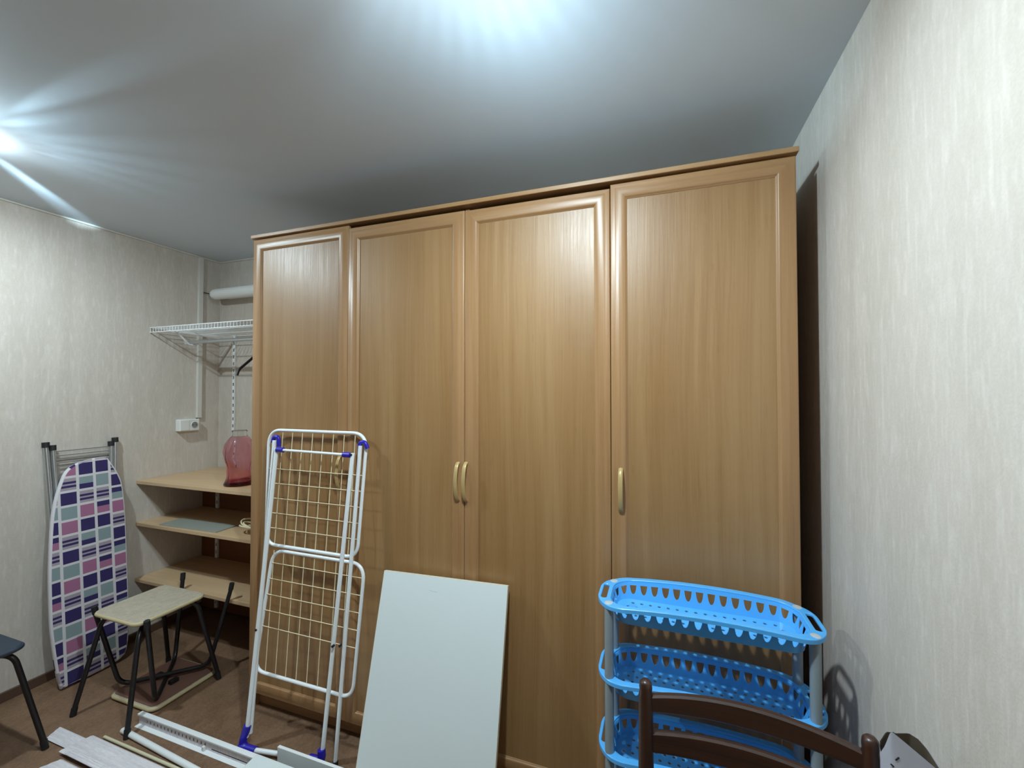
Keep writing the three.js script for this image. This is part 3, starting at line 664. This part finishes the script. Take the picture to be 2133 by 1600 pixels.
// ------------------------------------------------------------------ ironing board against the left wall
{
  const t = thing('ironing_board', 'folded ironing board with pink, purple and grey checked cover against the left wall', 'ironing board', [-2.912, 0.004, -1.465], null, true);
  t.rotation.order = 'YXZ'; t.rotation.set(-Math.atan(0.10), Math.PI / 2, 0);
  const out = [[-0.142, 0.006], [-0.157, 0.10], [-0.172, 0.30], [-0.173, 0.45], [-0.169, 0.64], [-0.150, 0.90], [-0.112, 1.06], [-0.078, 1.125], [-0.020, 1.155], [0.060, 1.166], [0.092, 1.160], [0.118, 1.115], [0.148, 1.045], [0.163, 0.97], [0.170, 0.80], [0.168, 0.50], [0.164, 0.24], [0.150, 0.065], [0.120, 0.018], [0.06, 0.004], [-0.06, 0.002]];
  const sh = new THREE.Shape(new THREE.SplineCurve([...out, out[0]].map((p) => new THREE.Vector2(...p))).getPoints(110).slice(0, -1));
  const c = document.createElement('canvas'); c.width = 512; c.height = 1664;
  const g = c.getContext('2d'), S = 1400, ox = 256, oy = 1660; // pixels a metre
  g.fillStyle = '#dbd6d8'; g.fillRect(0, 0, 512, 1664);
  const col = { b: '#8b9c9f', n: '#33285e', p: '#a86c8e', l: '#a89ba5' };
  const colsX = [-0.199, -0.123, -0.044, 0.0295, 0.0995, 0.172], kinds = [['st', 'b', 'n', 'np'], ['b', 'p', 'st', 'n'], ['n', 'bn', 'st', 'p'], ['b', 'st', 'np', 'n'], ['st', 'n', 'nb', 'p']];
  const shift = [0, 0, 1, 0, 0];
  for (let q = 0; q < 5; q++) for (let r = -1; r < 17; r++) {
    const x0 = colsX[q] + 0.0065, x1 = colsX[q + 1] - 0.0065, yT = 1.1445 - r * 0.0765 + [0.012, 0.004, 0.002, 0.004, -0.010][q], yB = yT - 0.0640;
    const k = kinds[q][(((r + shift[q] + [2, 1, 3, 3, 0][q]) % 4) + 4) % 4];
    const rect = (a, b, f) => { g.fillStyle = f; g.fillRect(ox + x0 * S, oy - a * S, (x1 - x0) * S, (a - b) * S); };
    const m = (f) => yT + (yB - yT) * f;
    if (k.length === 1) rect(yT, yB, col[k]);
    else if (k === 'st') { rect(yT, yB, col.l); rect(m(0.28), m(0.46), col.n); rect(m(0.60), m(0.78), col.n); }
    else { const f = k[0] === 'n' ? 0.42 : 0.58; rect(yT, m(f), col[k[0]]); rect(m(f), yB, col[k[1]]); }
  }
  const tex = new THREE.CanvasTexture(c); tex.colorSpace = THREE.SRGBColorSpace; tex.wrapS = tex.wrapT = THREE.ClampToEdgeWrapping;
  tex.repeat.set(S / 512, S / 1664); tex.offset.set(ox / 512, 1 - oy / 1664);
  part('cover', extrude(sh, 0.006, 0.009, 8, 4).translate(0, 0, -0.015), std({ map: tex, roughness: 0.85 }), t, 'padded cotton cover printed with coloured checks');
  for (const [x, y, r, z] of [[-0.151, 1.262, 0.013, -0.036], [-0.125, 1.244, 0.012, -0.034], [0.152, 1.258, 0.013, -0.036], [0.130, 1.238, 0.012, -0.034]]) {
    part('leg', rod(v(x, y, z), v(x * 0.72, 0.03, z), r * 0.9, 14), M.steel, t);
    part('leg_cap', rod(v(x, y - 0.014, z), v(x, y + 0.014, z), r + 0.0025, 14), M.blackCap, t);
  }
  for (const y of [1.222, 1.198, 1.182, 1.160]) part('wire', rod(v(-0.125, y, -0.034), v(0.130, y, -0.034), 0.003, 8), M.steel, t);
  part('support_plate', box(-0.11, 0.11, 0.08, 1.05, -0.020, -0.0155, 0.001), M.steel, t);
}

// ------------------------------------------------------------------ stools
function makeStool(name, label, seatMat, edgeMat, base) {
  const t = thing(name, label, 'stool', base, null, true);
  const H = 0.472, s = roundRect(0.1625, 0.1575, 0.035);
  part('seat', metreUV(extrude(s, 0.012, 0.005, 10, 3).rotateX(-Math.PI / 2).translate(0, H - 0.017, 0), 'z'), seatMat, t);
  const rim = [];
  for (const p of roundRect(0.160, 0.155, 0.033).getPoints(8)) rim.push(v(p.x, H - 0.0115, p.y));
  part('edge', sweep(rim.slice(0, -1), 0.0095, 10, true), edgeMat, t);
  part('underside', extrude(roundRect(0.155, 0.150, 0.03), 0.004).rotateX(-Math.PI / 2).translate(0, H - 0.0255, 0), M.under, t, 'brown fibreboard underside');
  for (const q of [1, -1]) {
    const y = H - 0.022 - 0.011 - (q > 0 ? 0 : 0.022);
    const a = v(-0.198 * q, 0.012, 0.208), b = v(-0.135 * q, y, 0.130), c = v(0.135 * q, y, -0.130), d = v(0.198 * q, 0.012, -0.208);
    part('leg_frame', sweep(rounded([a, b, c, d], 0.05, false, 8), 0.0105, 12), M.black, t);
    for (const [p, n] of [[a, b], [d, c]]) part('foot_cap', rod(p.clone().add(v(0, -0.012, 0)), p.clone().lerp(n, 0.06), 0.0125, 12), M.blackCap, t);
  }
  for (const q of [-1, 1]) part('spacer', box(q * 0.06 - 0.012, q * 0.06 + 0.012, H - 0.045, H - 0.026, -0.02, 0.02, 0.002), M.black, t);
  return t;
}
makeStool('stool', 'small stool with speckled cream seat and black tube legs, standing upright', M.seat, M.cream, [-2.445, 0, -1.452]);
{
  const s = makeStool('stool', 'upturned stool lying seat down on the floor with its black legs in the air', M.seat, M.cream, [-2.459, 0.474, -1.532]);
  s.rotation.set(Math.PI, 0, 0);
}
makeStool('stool', 'dark blue stool with black tube legs near the left wall, partly out of view', M.blueSeat, M.blueSeat, [-2.712, 0, -0.885]);

// ------------------------------------------------------------------ strips, rods and panels on the floor
{
  const slat = (label, x0, x1, zc, wdt, y0, hgt, yaw, cut) => {
    // shallow ridged profile extruded along x, with a slanting end
    const n = 12, g = grid(24, n * 2, (u, w) => {
      const k = Math.round(w * n * 2), top = k <= n, f = (top ? k : 2 * n - k) / n, z = (f - 0.5) * wdt;
      const y = top ? hgt - 0.0015 * (1 - Math.cos(f * Math.PI * 6)) * 0.5 - (f < 0.01 || f > 0.99 ? hgt * 0.4 : 0) : 0;
      const x = u * (x1 - x0) + (u < 0.5 ? cut * (f - 0.5) * (1 - 2 * u) : 0);
      return v(x, y, z);
    }, true);
    const m = new THREE.Mesh(metreUV(toCreasedNormals(g.toNonIndexed(), 0.6), 'x'), M.slat); m.name = numbered('plastic_slat'); m.position.set(x0, y0, zc); m.rotation.y = yaw; m.castShadow = m.receiveShadow = true;
    scene.add(tag(m, label, 'slat', 'pale plastic slats on the floor'));
  };
  slat('pale grey plastic slat reaching furthest left, under a wider slat', -2.586, -1.0, -1.150, 0.062, 0.001, 0.009, -0.004, 0.03);
  slat('widest pale grey plastic slat on the floor, lying on a narrower one', -2.398, -0.95, -1.142, 0.102, 0.0105, 0.010, -0.010, -0.03);
  slat('pale grey plastic slat nearest the camera at the bottom left edge', -2.378, -0.95, -1.040, 0.080, 0.001, 0.014, -0.012, -0.04);
  slat('thin pale plastic slat lying along the front of the wide slat', -2.36, -0.95, -1.101, 0.028, 0.021, 0.006, -0.010, -0.02);

  const lying = (name, label, a, b, r, mat) => { const m = new THREE.Mesh(sweep([a, b], r, 16), mat); m.name = numbered(name); m.castShadow = m.receiveShadow = true; org.set(m, ZERO); scene.add(tag(m, label, 'rod')); };
  lying('white_rod', 'thick round white rod lying on the floor beside the slotted rail', v(-2.300, 0.0125, -1.258), v(-1.75, 0.0125, -1.2240), 0.0115, M.white);
  lying('cream_rod', 'thin cream coloured rod lying on the floor beside the slats', v(-2.342, 0.0065, -1.212), v(-1.40, 0.0065, -1.207), 0.006, M.creamRod);

  const t = thing('slotted_rail', 'white slotted metal rail lying on its edge in front of the upturned stool', 'rail', [-2.29, 0, -1.316]);
  const x0 = -2.292, L = 0.93, sh = new THREE.Shape([[0, 0.002], [L, 0.002], [L, 0.048], [0, 0.048]].map((p) => new THREE.Vector2(...p)));
  for (let k = 0; k < 17; k++) { const x = 0.052 + k * 0.0235, h = new THREE.Path(); h.moveTo(x, 0.017); h.lineTo(x + 0.0075, 0.017); h.lineTo(x + 0.0075, 0.030); h.lineTo(x, 0.030); sh.holes.push(h); }
  for (const [a, b] of [[0.47, 0.90]]) { const h = new THREE.Path(); h.moveTo(a, 0.009); h.lineTo(b, 0.009); h.lineTo(b, 0.015); h.lineTo(a, 0.015); sh.holes.push(h); }
  part('web', extrude(sh, 0.002).translate(x0, 0, -1.319), M.slat, t);
  part('top_flange', box(x0, x0 + L, 0.044, 0.052, -1.330, -1.309, 0.002), M.white, t);
  part('bottom_flange', box(x0, x0 + L, 0.0, 0.0025, -1.319, -1.297, 0.0008), M.white, t);
  part('clip', box(-1.865, -1.853, 0.003, 0.020, -1.3165, -1.305, 0.002), M.plastic, t);

  const p1 = thing('flat_board', 'small white board lying flat over the end of the slotted rail', 'board', [-1.562, 0.0655, -1.318], null, true);
  p1.rotation.x = 0.085;
  part('panel', box(0, 0.45, -0.012, 0, 0, 0.27, 0.0015), M.melamine, p1);
  const p2 = thing('white_strip', 'narrow white board standing on its long edge in front of the drying rack feet', 'board', [-1.505, 0, -1.376]);
  part('face', box(-1.505, -1.125, 0.0, 0.0700, -1.376, -1.364, 0.0012), M.melamine, p2);
  part('edge_band', box(-1.505, -1.125, 0.0700, 0.0712, -1.376, -1.364, 0), M.white, p2);
}

renderer.render(scene, camera);
